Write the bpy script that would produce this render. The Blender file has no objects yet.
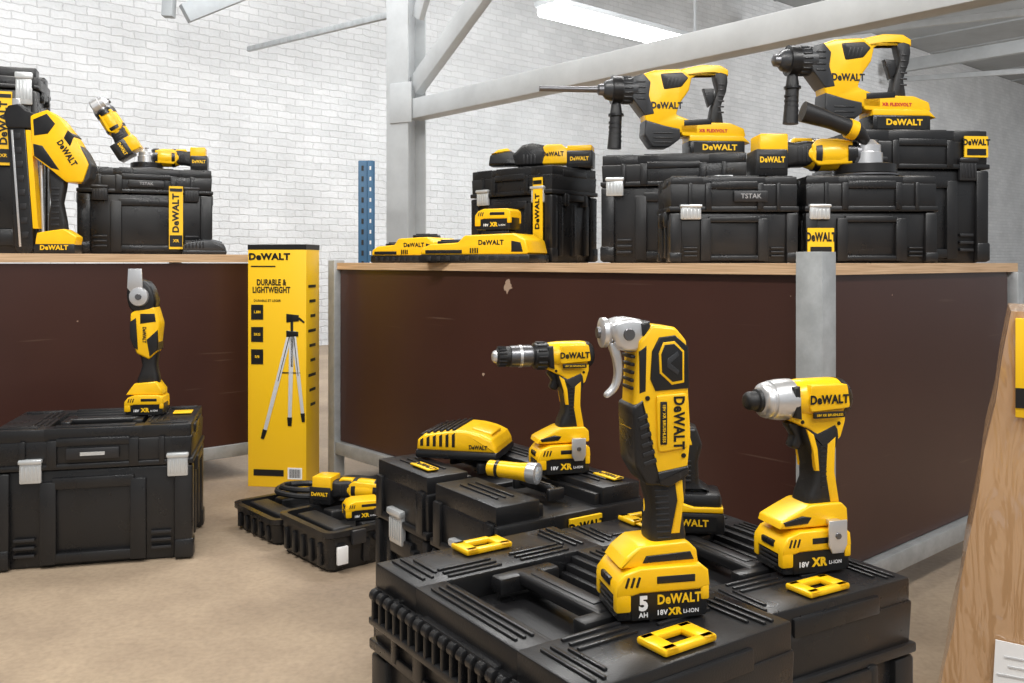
import bpy, bmesh, math, random
from mathutils import Vector, Matrix, Euler
random.seed(4)
R=math.radians
EYE=0.785
sc=bpy.context.scene
sc.view_settings.view_transform='Standard'
# ------------------------------------------------------------------ materials
def new_mat(name):
    m=bpy.data.materials.new(name); m.use_nodes=True
    return m, m.node_tree, m.node_tree.nodes["Principled BSDF"]
def mat(name,col,rough=.5,metal=0,bump=0,bscale=200,var=0,vscale=8,col2=None,coat=0,emit=0):
    m,nt,b=new_mat(name)
    b.inputs["Base Color"].default_value=(*col,1); b.inputs["Roughness"].default_value=rough
    b.inputs["Metallic"].default_value=metal
    if coat: b.inputs["Coat Weight"].default_value=coat; b.inputs["Coat Roughness"].default_value=.15
    if emit:
        b.inputs["Emission Color"].default_value=(*col,1); b.inputs["Emission Strength"].default_value=emit
    tc=nt.nodes.new("ShaderNodeTexCoord")
    if bump:
        n=nt.nodes.new("ShaderNodeTexNoise"); n.inputs["Scale"].default_value=bscale; n.inputs["Detail"].default_value=3
        bp=nt.nodes.new("ShaderNodeBump"); bp.inputs["Strength"].default_value=bump; bp.inputs["Distance"].default_value=.002
        nt.links.new(tc.outputs["Object"],n.inputs["Vector"]); nt.links.new(n.outputs["Fac"],bp.inputs["Height"]); nt.links.new(bp.outputs["Normal"],b.inputs["Normal"])
    if var:
        n=nt.nodes.new("ShaderNodeTexNoise"); n.inputs["Scale"].default_value=vscale; n.inputs["Detail"].default_value=6; n.inputs["Roughness"].default_value=.65
        cr=nt.nodes.new("ShaderNodeValToRGB"); c2=col2 or tuple(c*(1-var) for c in col)
        cr.color_ramp.elements[0].position=.38; cr.color_ramp.elements[0].color=(*c2,1)
        cr.color_ramp.elements[1].position=.66; cr.color_ramp.elements[1].color=(*col,1)
        nt.links.new(tc.outputs["Object"],n.inputs["Vector"]); nt.links.new(n.outputs["Fac"],cr.inputs["Fac"]); nt.links.new(cr.outputs["Color"],b.inputs["Base Color"])
    return m
YEL=mat("yellow_plastic",(.98,.56,.008),.27,var=.05,vscale=30)
YELP=mat("yellow_print",(.95,.57,.012),.4)
def blackplastic():
    m,nt,b=new_mat("black_satin_plastic")
    L=nt.links.new
    tc=nt.nodes.new("ShaderNodeTexCoord")
    mp=nt.nodes.new("ShaderNodeMapping"); mp.inputs["Rotation"].default_value=(.3,.4,.7); mp.inputs["Scale"].default_value=(170,8,30)
    s=nt.nodes.new("ShaderNodeTexNoise"); s.inputs["Scale"].default_value=1; s.inputs["Detail"].default_value=2
    c2=nt.nodes.new("ShaderNodeValToRGB"); c2.color_ramp.elements[0].position=.74; c2.color_ramp.elements[1].position=.80
    mx=nt.nodes.new("ShaderNodeMix"); mx.data_type='RGBA'; mx.inputs["A"].default_value=(.0115,.0115,.0125,1); mx.inputs["B"].default_value=(.05,.05,.052,1)
    nb=nt.nodes.new("ShaderNodeTexNoise"); nb.inputs["Scale"].default_value=520; nb.inputs["Detail"].default_value=2
    bp=nt.nodes.new("ShaderNodeBump"); bp.inputs["Strength"].default_value=.14; bp.inputs["Distance"].default_value=.002
    n=nt.nodes.new("ShaderNodeTexNoise"); n.inputs["Scale"].default_value=14; n.inputs["Detail"].default_value=5
    rr=nt.nodes.new("ShaderNodeMapRange"); rr.inputs["From Min"].default_value=.3; rr.inputs["From Max"].default_value=.7; rr.inputs["To Min"].default_value=.22; rr.inputs["To Max"].default_value=.42
    for q in (n,nb): L(tc.outputs["Object"],q.inputs["Vector"])
    L(tc.outputs["Object"],mp.inputs["Vector"]); L(mp.outputs["Vector"],s.inputs["Vector"]); L(s.outputs["Fac"],c2.inputs["Fac"]); L(c2.outputs["Color"],mx.inputs["Factor"]); L(mx.outputs["Result"],b.inputs["Base Color"])
    L(nb.outputs["Fac"],bp.inputs["Height"]); L(bp.outputs["Normal"],b.inputs["Normal"]); L(n.outputs["Fac"],rr.inputs["Value"]); L(rr.outputs["Result"],b.inputs["Roughness"])
    return m
BLK=blackplastic()
RUB=mat("black_rubber",(.011,.011,.012),.45,bump=.3,bscale=700)
DGR=mat("dark_gray_plastic",(.020,.020,.022),.36,bump=.12,bscale=500)
HGR=mat("charcoal_plastic",(.034,.036,.040),.34,bump=.15,bscale=400)
INK=mat("black_ink",(.007,.007,.007),.4)
WHT=mat("white_print",(.85,.85,.85),.5)
FNT=mat("faint_gray_print",(.35,.35,.36),.5)
RED=mat("red_print",(.55,.03,.02),.5)
MET=mat("brushed_steel",(.76,.76,.77),.30,.78,bump=.08,bscale=300)
GUN=mat("gunmetal",(.20,.20,.21),.33,.9)
LAT=mat("silver_latch_plastic",(.62,.64,.65),.26,.4)
GAL=mat("galvanised_steel",(.46,.48,.49),.42,.3,var=.22,vscale=18)
WST=mat("white_painted_steel",(.54,.56,.57),.5,0,var=.14,vscale=4)
GST=mat("gray_painted_steel",(.36,.38,.39),.55,0,var=.14,vscale=4)
BLU=mat("blue_painted_steel",(.03,.13,.26),.45,0,var=.2)
LENS=mat("lamp_lens",(.8,.85,.9),.08,.5)
TUBE=mat("fluorescent_tube",(.92,.97,1.0),.4,emit=14)
SIL=mat("silver_print",(.60,.61,.62),.35)
def card():
    m,nt,b=new_mat("cardboard_in_clear_film")
    L=nt.links.new
    tc=nt.nodes.new("ShaderNodeTexCoord"); mp=nt.nodes.new("ShaderNodeMapping"); mp.inputs["Scale"].default_value=(26,26,5); mp.inputs["Rotation"].default_value=(0,.9,0)
    L(tc.outputs["Object"],mp.inputs["Vector"])
    nw=nt.nodes.new("ShaderNodeTexNoise"); nw.inputs["Scale"].default_value=1.1; nw.inputs["Detail"].default_value=3; nw.inputs["Distortion"].default_value=.8; L(mp.outputs["Vector"],nw.inputs["Vector"])
    bp=nt.nodes.new("ShaderNodeBump"); bp.inputs["Strength"].default_value=1; bp.inputs["Distance"].default_value=.03
    L(nw.outputs["Fac"],bp.inputs["Height"]); L(bp.outputs["Normal"],b.inputs["Coat Normal"])
    n2=nt.nodes.new("ShaderNodeTexNoise"); n2.inputs["Scale"].default_value=2; n2.inputs["Detail"].default_value=3; L(tc.outputs["Object"],n2.inputs["Vector"])
    cr=nt.nodes.new("ShaderNodeValToRGB"); cr.color_ramp.elements[0].position=.35; cr.color_ramp.elements[0].color=(.46,.26,.12,1); cr.color_ramp.elements[1].position=.65; cr.color_ramp.elements[1].color=(.54,.32,.155,1)
    L(n2.outputs["Fac"],cr.inputs["Fac"]); L(cr.outputs["Color"],b.inputs["Base Color"])
    b.inputs["Roughness"].default_value=.6; b.inputs["Coat Weight"].default_value=1; b.inputs["Coat Roughness"].default_value=.05; b.inputs["Coat IOR"].default_value=2.2
    return m
CARD=card()
def brown():
    m,nt,b=new_mat("brown_film_faced_plywood")
    tc=nt.nodes.new("ShaderNodeTexCoord")
    n=nt.nodes.new("ShaderNodeTexNoise"); n.inputs["Scale"].default_value=3; n.inputs["Detail"].default_value=6
    cr=nt.nodes.new("ShaderNodeValToRGB")
    cr.color_ramp.elements[0].color=(.040,.0155,.0115,1); cr.color_ramp.elements[1].color=(.064,.025,.019,1)
    vd=nt.nodes.new("ShaderNodeVectorMath"); vd.operation='DISTANCE'; vd.inputs[1].default_value=(0,.985,.716)
    n2=nt.nodes.new("ShaderNodeTexNoise"); n2.inputs["Scale"].default_value=60; n2.inputs["Detail"].default_value=3
    md=nt.nodes.new("ShaderNodeMath"); md.operation='MULTIPLY_ADD'; md.inputs[1].default_value=.03
    lt=nt.nodes.new("ShaderNodeMath"); lt.operation='LESS_THAN'; lt.inputs[1].default_value=.032
    n3=nt.nodes.new("ShaderNodeTexNoise"); n3.inputs["Scale"].default_value=26; n3.inputs["Detail"].default_value=2
    c2=nt.nodes.new("ShaderNodeMath"); c2.operation='GREATER_THAN'; c2.inputs[1].default_value=.775
    mp=nt.nodes.new("ShaderNodeMapping"); mp.inputs["Rotation"].default_value=(.5,0,0); mp.inputs["Scale"].default_value=(4,2.2,90)
    n4=nt.nodes.new("ShaderNodeTexNoise"); n4.inputs["Scale"].default_value=1; n4.inputs["Detail"].default_value=1
    c4=nt.nodes.new("ShaderNodeValToRGB"); c4.color_ramp.elements[0].position=.73; c4.color_ramp.elements[1].position=.82; c4.color_ramp.elements[1].color=(.16,.16,.16,1)
    mxm=nt.nodes.new("ShaderNodeMath"); mxm.operation='MAXIMUM'; mx5=nt.nodes.new("ShaderNodeMath"); mx5.operation='MAXIMUM'
    mx=nt.nodes.new("ShaderNodeMix"); mx.data_type='RGBA'; mx.inputs["B"].default_value=(.42,.30,.22,1)
    L=nt.links.new
    for q in (n,n2,n3): L(tc.outputs["Object"],q.inputs["Vector"])
    L(tc.outputs["Object"],mp.inputs["Vector"]); L(mp.outputs["Vector"],n4.inputs["Vector"]); L(n4.outputs["Fac"],c4.inputs["Fac"])
    L(tc.outputs["Object"],vd.inputs[0]); L(n2.outputs["Fac"],md.inputs[0]); L(vd.outputs["Value"],md.inputs[2])
    L(md.outputs[0],lt.inputs[0]); L(n3.outputs["Fac"],c2.inputs[0]); L(lt.outputs[0],mxm.inputs[0]); L(c2.outputs[0],mxm.inputs[1]); L(mxm.outputs[0],mx5.inputs[0]); L(c4.outputs["Color"],mx5.inputs[1])
    L(n.outputs["Fac"],cr.inputs["Fac"]); L(mx5.outputs[0],mx.inputs["Factor"]); L(cr.outputs["Color"],mx.inputs["A"])
    L(mx.outputs["Result"],b.inputs["Base Color"]); b.inputs["Roughness"].default_value=.34
    return m
BRN=brown()
def ply():
    m,nt,b=new_mat("plywood_edge")
    tc=nt.nodes.new("ShaderNodeTexCoord"); mp=nt.nodes.new("ShaderNodeMapping"); mp.inputs["Scale"].default_value=(2,2,160)
    n=nt.nodes.new("ShaderNodeTexNoise"); n.inputs["Scale"].default_value=3; n.inputs["Detail"].default_value=4
    cr=nt.nodes.new("ShaderNodeValToRGB"); cr.color_ramp.elements[0].color=(.42,.26,.14,1); cr.color_ramp.elements[1].color=(.72,.50,.31,1)
    cr.color_ramp.elements[0].position=.3; cr.color_ramp.elements[1].position=.65
    nt.links.new(tc.outputs["Object"],mp.inputs["Vector"]); nt.links.new(mp.outputs["Vector"],n.inputs["Vector"])
    nt.links.new(n.outputs["Fac"],cr.inputs["Fac"]); nt.links.new(cr.outputs["Color"],b.inputs["Base Color"]); b.inputs["Roughness"].default_value=.55
    return m
PLY=ply()
def brick():
    m,nt,b=new_mat("white_painted_brick")
    tc=nt.nodes.new("ShaderNodeTexCoord"); sp=nt.nodes.new("ShaderNodeSeparateXYZ"); cb=nt.nodes.new("ShaderNodeCombineXYZ")
    nt.links.new(tc.outputs["Object"],sp.inputs[0]); nt.links.new(sp.outputs["X"],cb.inputs["X"]); nt.links.new(sp.outputs["Z"],cb.inputs["Y"])
    ns=nt.nodes.new("ShaderNodeTexNoise"); ns.inputs["Scale"].default_value=12; ns.inputs["Detail"].default_value=3; nt.links.new(tc.outputs["Object"],ns.inputs["Vector"])
    add=nt.nodes.new("ShaderNodeVectorMath"); add.operation='MULTIPLY_ADD'; add.inputs[1].default_value=(.034,.034,.034)
    nt.links.new(ns.outputs["Color"],add.inputs[0]); nt.links.new(cb.outputs[0],add.inputs[2])
    br=nt.nodes.new("ShaderNodeTexBrick"); br.inputs["Scale"].default_value=1; br.inputs["Brick Width"].default_value=.18; br.inputs["Row Height"].default_value=.064
    br.inputs["Mortar Size"].default_value=.006; br.inputs["Mortar Smooth"].default_value=.9
    br.inputs["Color1"].default_value=(.74,.745,.75,1); br.inputs["Color2"].default_value=(.67,.68,.685,1); br.inputs["Mortar"].default_value=(.62,.625,.63,1)
    nt.links.new(add.outputs[0],br.inputs["Vector"])
    n=nt.nodes.new("ShaderNodeTexNoise"); n.inputs["Scale"].default_value=1.6; n.inputs["Detail"].default_value=8; nt.links.new(tc.outputs["Object"],n.inputs["Vector"])
    cr=nt.nodes.new("ShaderNodeValToRGB"); cr.color_ramp.elements[0].position=.3; cr.color_ramp.elements[0].color=(.84,.84,.84,1); cr.color_ramp.elements[1].position=.6
    nt.links.new(n.outputs["Fac"],cr.inputs["Fac"])
    mx=nt.nodes.new("ShaderNodeMix"); mx.data_type='RGBA'; mx.blend_type='MULTIPLY'; mx.inputs["Factor"].default_value=1
    nt.links.new(br.outputs["Color"],mx.inputs["A"]); nt.links.new(cr.outputs["Color"],mx.inputs["B"]); nt.links.new(mx.outputs["Result"],b.inputs["Base Color"])
    n3=nt.nodes.new("ShaderNodeTexNoise"); n3.inputs["Scale"].default_value=26; n3.inputs["Detail"].default_value=5; nt.links.new(tc.outputs["Object"],n3.inputs["Vector"])
    sb=nt.nodes.new("ShaderNodeMath"); sb.operation='MULTIPLY_ADD'; sb.inputs[1].default_value=1.5; ng=nt.nodes.new("ShaderNodeMath"); ng.operation='MULTIPLY'; ng.inputs[1].default_value=-1
    nt.links.new(br.outputs["Fac"],ng.inputs[0]); nt.links.new(n3.outputs["Fac"],sb.inputs[0]); nt.links.new(ng.outputs[0],sb.inputs[2])
    bp=nt.nodes.new("ShaderNodeBump"); bp.inputs["Strength"].default_value=.55; bp.inputs["Distance"].default_value=.011
    nt.links.new(sb.outputs[0],bp.inputs["Height"]); nt.links.new(bp.outputs["Normal"],b.inputs["Normal"]); b.inputs["Roughness"].default_value=.7
    return m
BRICK=brick()
def floor_m():
    m,nt,b=new_mat("dusty_concrete")
    tc=nt.nodes.new("ShaderNodeTexCoord")
    n=nt.nodes.new("ShaderNodeTexNoise"); n.inputs["Scale"].default_value=1.5; n.inputs["Detail"].default_value=10; n.inputs["Roughness"].default_value=.68
    cr=nt.nodes.new("ShaderNodeValToRGB"); cr.color_ramp.elements[0].position=.34; cr.color_ramp.elements[0].color=(.25,.185,.13,1)
    cr.color_ramp.elements[1].position=.64; cr.color_ramp.elements[1].color=(.43,.33,.23,1)
    n2=nt.nodes.new("ShaderNodeTexNoise"); n2.inputs["Scale"].default_value=75; n2.inputs["Detail"].default_value=5
    c2=nt.nodes.new("ShaderNodeValToRGB"); c2.color_ramp.elements[0].position=.30; c2.color_ramp.elements[0].color=(.84,.84,.84,1); c2.color_ramp.elements[1].position=.6
    mx=nt.nodes.new("ShaderNodeMix"); mx.data_type='RGBA'; mx.blend_type='MULTIPLY'; mx.inputs["Factor"].default_value=1
    for a in (n,n2): nt.links.new(tc.outputs["Object"],a.inputs["Vector"])
    nt.links.new(n.outputs["Fac"],cr.inputs["Fac"]); nt.links.new(n2.outputs["Fac"],c2.inputs["Fac"])
    nt.links.new(cr.outputs["Color"],mx.inputs["A"]); nt.links.new(c2.outputs["Color"],mx.inputs["B"]); nt.links.new(mx.outputs["Result"],b.inputs["Base Color"])
    bp=nt.nodes.new("ShaderNodeBump"); bp.inputs["Strength"].default_value=.25; bp.inputs["Distance"].default_value=.003
    nt.links.new(n2.outputs["Fac"],bp.inputs["Height"]); nt.links.new(bp.outputs["Normal"],b.inputs["Normal"]); b.inputs["Roughness"].default_value=.6
    return m
FLOOR=floor_m()
CEIL=mat("gray_ceiling_panel",(.50,.52,.53),.7,var=.2,vscale=.8)

# ------------------------------------------------------------------ geometry builder
def crom(pts,n=4):
    out=[]; N=len(pts)
    for i in range(N):
        p0,p1,p2,p3=[Vector(pts[(i+k-1)%N]) for k in range(4)]
        for j in range(n):
            t=j/n
            out.append(.5*((2*p1)+(-p0+p2)*t+(2*p0-5*p1+4*p2-p3)*t*t+(-p0+3*p1-3*p2+p3)*t**3))
    return [(p.x,p.y) for p in out]
def chamf(pts,f=.15):
    out=[]; N=len(pts)
    for i in range(N):
        a=Vector(pts[i-1]);b=Vector(pts[i]);c=Vector(pts[(i+1)%N])
        for q in (b+(a-b)*f, b*.7+(b+(a-b)*f*.5+(c-b)*f*.5)*.3, b+(c-b)*f): out.append((q.x,q.y))
    return out
def crom_open(pts,n=6):
    P=[Vector(p) for p in pts]; P=[P[0]*2-P[1]]+P+[P[-1]*2-P[-2]]; out=[]
    for i in range(1,len(P)-2):
        p0,p1,p2,p3=P[i-1:i+3]
        for j in range(n):
            t=j/n
            out.append(.5*((2*p1)+(-p0+p2)*t+(2*p0-5*p1+4*p2-p3)*t*t+(-p0+3*p1-3*p2+p3)*t**3))
    out.append(P[-2]); return out
class G:
    def __init__(s): s.v=[]; s.f=[]; s.m=[]; s.mats=[]
    def _mi(s,m):
        if m not in s.mats: s.mats.append(m)
        return s.mats.index(m)
    def add(s,vs,fs,m,M=None):
        o=len(s.v); mi=s._mi(m)
        for p in vs:
            p=Vector(p); s.v.append(M@p if M else p)
        for f in fs: s.f.append([i+o for i in f]); s.m.append(mi)
    def box(s,c,d,m,r=0,taper=1,tapy=None,rot=None,seg=2):
        bm=bmesh.new(); bmesh.ops.create_cube(bm,size=1)
        ty=taper if tapy is None else tapy
        for v in bm.verts:
            kx=taper if v.co.z<0 else 1; ky=ty if v.co.z<0 else 1
            v.co=Vector((v.co.x*d[0]*kx,v.co.y*d[1]*ky,v.co.z*d[2]))
        if r>0:
            r=min(r,min(d)*.48)
            bmesh.ops.bevel(bm,geom=bm.edges[:],offset=r,segments=seg,profile=.5,affect='EDGES')
        bm.verts.index_update()
        M=Matrix.Translation(c)
        if rot: M=M@Euler(tuple(R(a) for a in rot)).to_matrix().to_4x4()
        s.add([v.co.copy() for v in bm.verts],[[v.index for v in f.verts] for f in bm.faces],m,M); bm.free(); return s
    def slab(s,pts,t,m,r=.004,ry=None,y0=0,seg=3,sm=3,M=None):
        if sm=='c': pts=chamf(pts)
        elif sm: pts=crom(pts,sm)
        A=sum(pts[i][0]*pts[(i+1)%len(pts)][1]-pts[(i+1)%len(pts)][0]*pts[i][1] for i in range(len(pts)))
        if A<0: pts=pts[::-1]
        N=len(pts); ry=min(r if ry is None else ry,t*.5); nr=[]
        for i in range(N):
            a=Vector(pts[i-1]);b=Vector(pts[i]);c=Vector(pts[(i+1)%N])
            e1=(b-a);e2=(c-b)
            if e1.length<1e-9:e1=e2
            if e2.length<1e-9:e2=e1
            e1.normalize();e2.normalize()
            n=Vector((-e1.y-e2.y,e1.x+e2.x))
            n=n.normalized() if n.length>1e-6 else Vector((-e1.y,e1.x))
            nr.append(n)
        prof=[]
        for k in range(seg+1):
            a=k/seg*math.pi/2; prof.append((r*(1-math.cos(a)), t/2-ry+ry*math.sin(a)))
        allp=[(o,-y) for o,y in prof[::-1]]+[(o,y) for o,y in prof]
        vs=[]
        for o,y in allp:
            for i in range(N): vs.append((pts[i][0]+nr[i].x*o, y0+y, pts[i][1]+nr[i].y*o))
        fs=[]; K=len(allp)
        for k in range(K-1):
            for i in range(N):
                j=(i+1)%N; fs.append([k*N+i,k*N+j,(k+1)*N+j,(k+1)*N+i])
        fs.append(list(range(N))); fs.append([ (K-1)*N+i for i in range(N)][::-1])
        s.add(vs,fs,m,M); return s
    def lathe(s,prof,m,origin=(0,0,0),axis='X',n=28,sq=1.0):
        vs=[];fs=[]
        for a,r in prof:
            for i in range(n):
                t=2*math.pi*i/n; c,d=math.cos(t)*r,math.sin(t)*r
                p={'X':(a,c*sq,d),'Y':(c,a,d),'Z':(c,d*sq,a)}[axis]
                vs.append(tuple(p[k]+origin[k] for k in range(3)))
        K=len(prof)
        for k in range(K-1):
            for i in range(n):
                j=(i+1)%n; fs.append([k*n+i,k*n+j,(k+1)*n+j,(k+1)*n+i])
        fs.append(list(range(n))[::-1]); fs.append([(K-1)*n+i for i in range(n)])
        s.add(vs,fs,m); return s
    def tube(s,pts,rad,m,n=12,sub=5,flat=1.0):
        P=crom_open(pts,sub) if len(pts)>2 else [Vector(p) for p in pts]
        if not isinstance(rad,(list,tuple)): rad=[rad]*len(pts)
        rr=[]
        for i in range(len(P)):
            q=i/(len(P)-1)*(len(rad)-1); a=int(min(q,len(rad)-2)) if len(rad)>1 else 0; fq=q-a
            rr.append(rad[a]*(1-fq)+rad[min(a+1,len(rad)-1)]*fq)
        vs=[];fs=[];up=None
        for i,p in enumerate(P):
            t=(P[min(i+1,len(P)-1)]-P[max(i-1,0)]).normalized()
            if up is None: up=Vector((0,1,0)) if abs(t.y)<.9 else Vector((1,0,0))
            a=(up-t*up.dot(t)).normalized(); b=t.cross(a); up=a
            for k in range(n):
                th=2*math.pi*k/n; vs.append(p+a*math.cos(th)*rr[i]*flat+b*math.sin(th)*rr[i])
        for i in range(len(P)-1):
            for k in range(n):
                j=(k+1)%n; fs.append([i*n+k,i*n+j,(i+1)*n+j,(i+1)*n+k])
        fs.append(list(range(n))[::-1]); fs.append([(len(P)-1)*n+k for k in range(n)])
        s.add(vs,fs,m); return s
    def screws(s,pts,y,m=None,r=.0028):
        for x,z in pts: s.lathe([(y-.0008,r*.8),(y,r),(y+.003,r)],m or INK,(x,0,z),axis='Y',n=10)
        return s
    def obj(s,name,parent=None,loc=(0,0,0),rot=(0,0,0),label=None,scale=1,smooth=38):
        me=bpy.data.meshes.new(name); me.from_pydata([tuple(p) for p in s.v],[],s.f)
        for m in s.mats: me.materials.append(m)
        me.polygons.foreach_set("material_index",s.m)
        me.validate()
        bm=bmesh.new(); bm.from_mesh(me); bmesh.ops.recalc_face_normals(bm,faces=bm.faces[:]); bm.to_mesh(me); bm.free()
        me.polygons.foreach_set("use_smooth",[True]*len(me.polygons)); me.set_sharp_from_angle(angle=R(smooth)); me.update()
        o=bpy.data.objects.new(name,me); sc.collection.objects.link(o)
        o.parent=parent; o.location=loc; o.rotation_euler=tuple(R(a) for a in rot)
        o.scale=scale if isinstance(scale,tuple) else (scale,)*3
        if label: o["label"]=label
        return o
def root(name,label,cat,loc,rz=0,group=None,rot=None,scale=1):
    e=bpy.data.objects.new(name,None); e.empty_display_size=.05; sc.collection.objects.link(e)
    e.location=loc; e.rotation_euler=tuple(R(a) for a in (rot or (0,0,rz))); e["label"]=label; e["category"]=cat
    e.scale=scale if isinstance(scale,tuple) else (scale,)*3
    if group: e["group"]=group
    return e
_tc={}
def text(st,h,m,parent,loc,rot=(90,0,0),xs=1.0,name="lettering",bold=.03):
    key=(st,m.name,bold)
    if key not in _tc:
        cu=bpy.data.curves.new("lettering",'FONT'); cu.body=st; cu.align_x='CENTER'; cu.align_y='CENTER'; cu.size=1; cu.offset=bold; cu.extrude=.01; cu.resolution_u=3
        cu.space_character=1.0+bold*2; cu.space_line=.9
        t=bpy.data.objects.new("tmp",cu); sc.collection.objects.link(t)
        dg=bpy.context.evaluated_depsgraph_get(); dg.update()
        me=bpy.data.meshes.new_from_object(t.evaluated_get(dg)); me.name="lettering"; me.materials.clear(); me.materials.append(m)
        bpy.data.objects.remove(t); _tc[key]=me
    o=bpy.data.objects.new(name,_tc[key]); sc.collection.objects.link(o); o.parent=parent
    o.location=loc; o.rotation_euler=tuple(R(a) for a in rot); k=h/.72; o.scale=(k*xs,k,k)
    return o
BR="DeWALT"
def pxf(ox,oy,s,kx=1.0):
    return lambda pts:[((x-ox)*s*kx,(oy-y)*s) for x,y in pts]

# ------------------------------------------------------------------ battery
def battery(parent,x=0,y=0,k=1.0,amp=None,full=True):
    g=G()
    g.box((0,0,.020),(.118,.078,.040),BLK,r=.004)
    up=[(-.061,.031),(-.0605,.044),(-.050,.0575),(-.030,.0645),(.050,.0645),(.059,.057),(.061,.038),(.046,.0335),(-.030,.0335),(-.040,.031)]
    g.slab(up,.083,YEL,r=.003,sm=0)
    for sy in (-1,1):
        g.box((-.0515,sy*.0345,.026),(.020,.0135,.030),YEL,r=.003); g.box((.0545,sy*.0345,.030),(.012,.0135,.020),YEL,r=.003)
    g.box((-.0600,0,.043),(.006,.034,.010),BLK,r=.002)
    for k2 in range(3): g.box((-.0595,0,.012+k2*.007),(.004,.050,.003),DGR,r=.001)
    for sx in (-.047,-.040,-.033): g.box((sx,-.0412,.048),(.0032,.002,.013),INK,r=.0005,rot=(0,18,0))
    g.box((.016,-.0414,.049),(.050,.002,.009),BLK,r=.0008)
    for sgn in (-1,1): g.box((.004,sgn*.0388,.017),(.090,.0022,.032),INK)
    o=g.obj("battery",parent,(x,y,0),scale=(k,k,k))
    if full and amp:
        text(BR,.0115,YELP,o,(.0205,-.0404,.0240),xs=.86,name="battery_lettering",bold=.035)
        text("18V",.0062,WHT,o,(-.0020,-.0404,.0085),name="battery_lettering",bold=.03)
        text("XR",.0085,YELP,o,(.0150,-.0404,.0088),name="battery_lettering",bold=.05)
        text("Li-ION",.0050,WHT,o,(.0360,-.0404,.0080),name="battery_lettering",bold=.02)
        text(amp,.017,WHT,o,(-.0260,-.0404,.0205),name="battery_lettering",bold=.05)
        text("AH",.0060,WHT,o,(-.0260,-.0404,.0068),name="battery_lettering",bold=.03)
    elif full:
        text("18V",.0078,WHT,o,(-.024,-.0404,.014),name="battery_lettering",bold=.035)
        text("XR",.0125,YELP,o,(.004,-.0404,.016),name="battery_lettering",bold=.055)
        text("Li-ION",.0055,WHT,o,(.032,-.0404,.014),name="battery_lettering",bold=.02)
    return o

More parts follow.
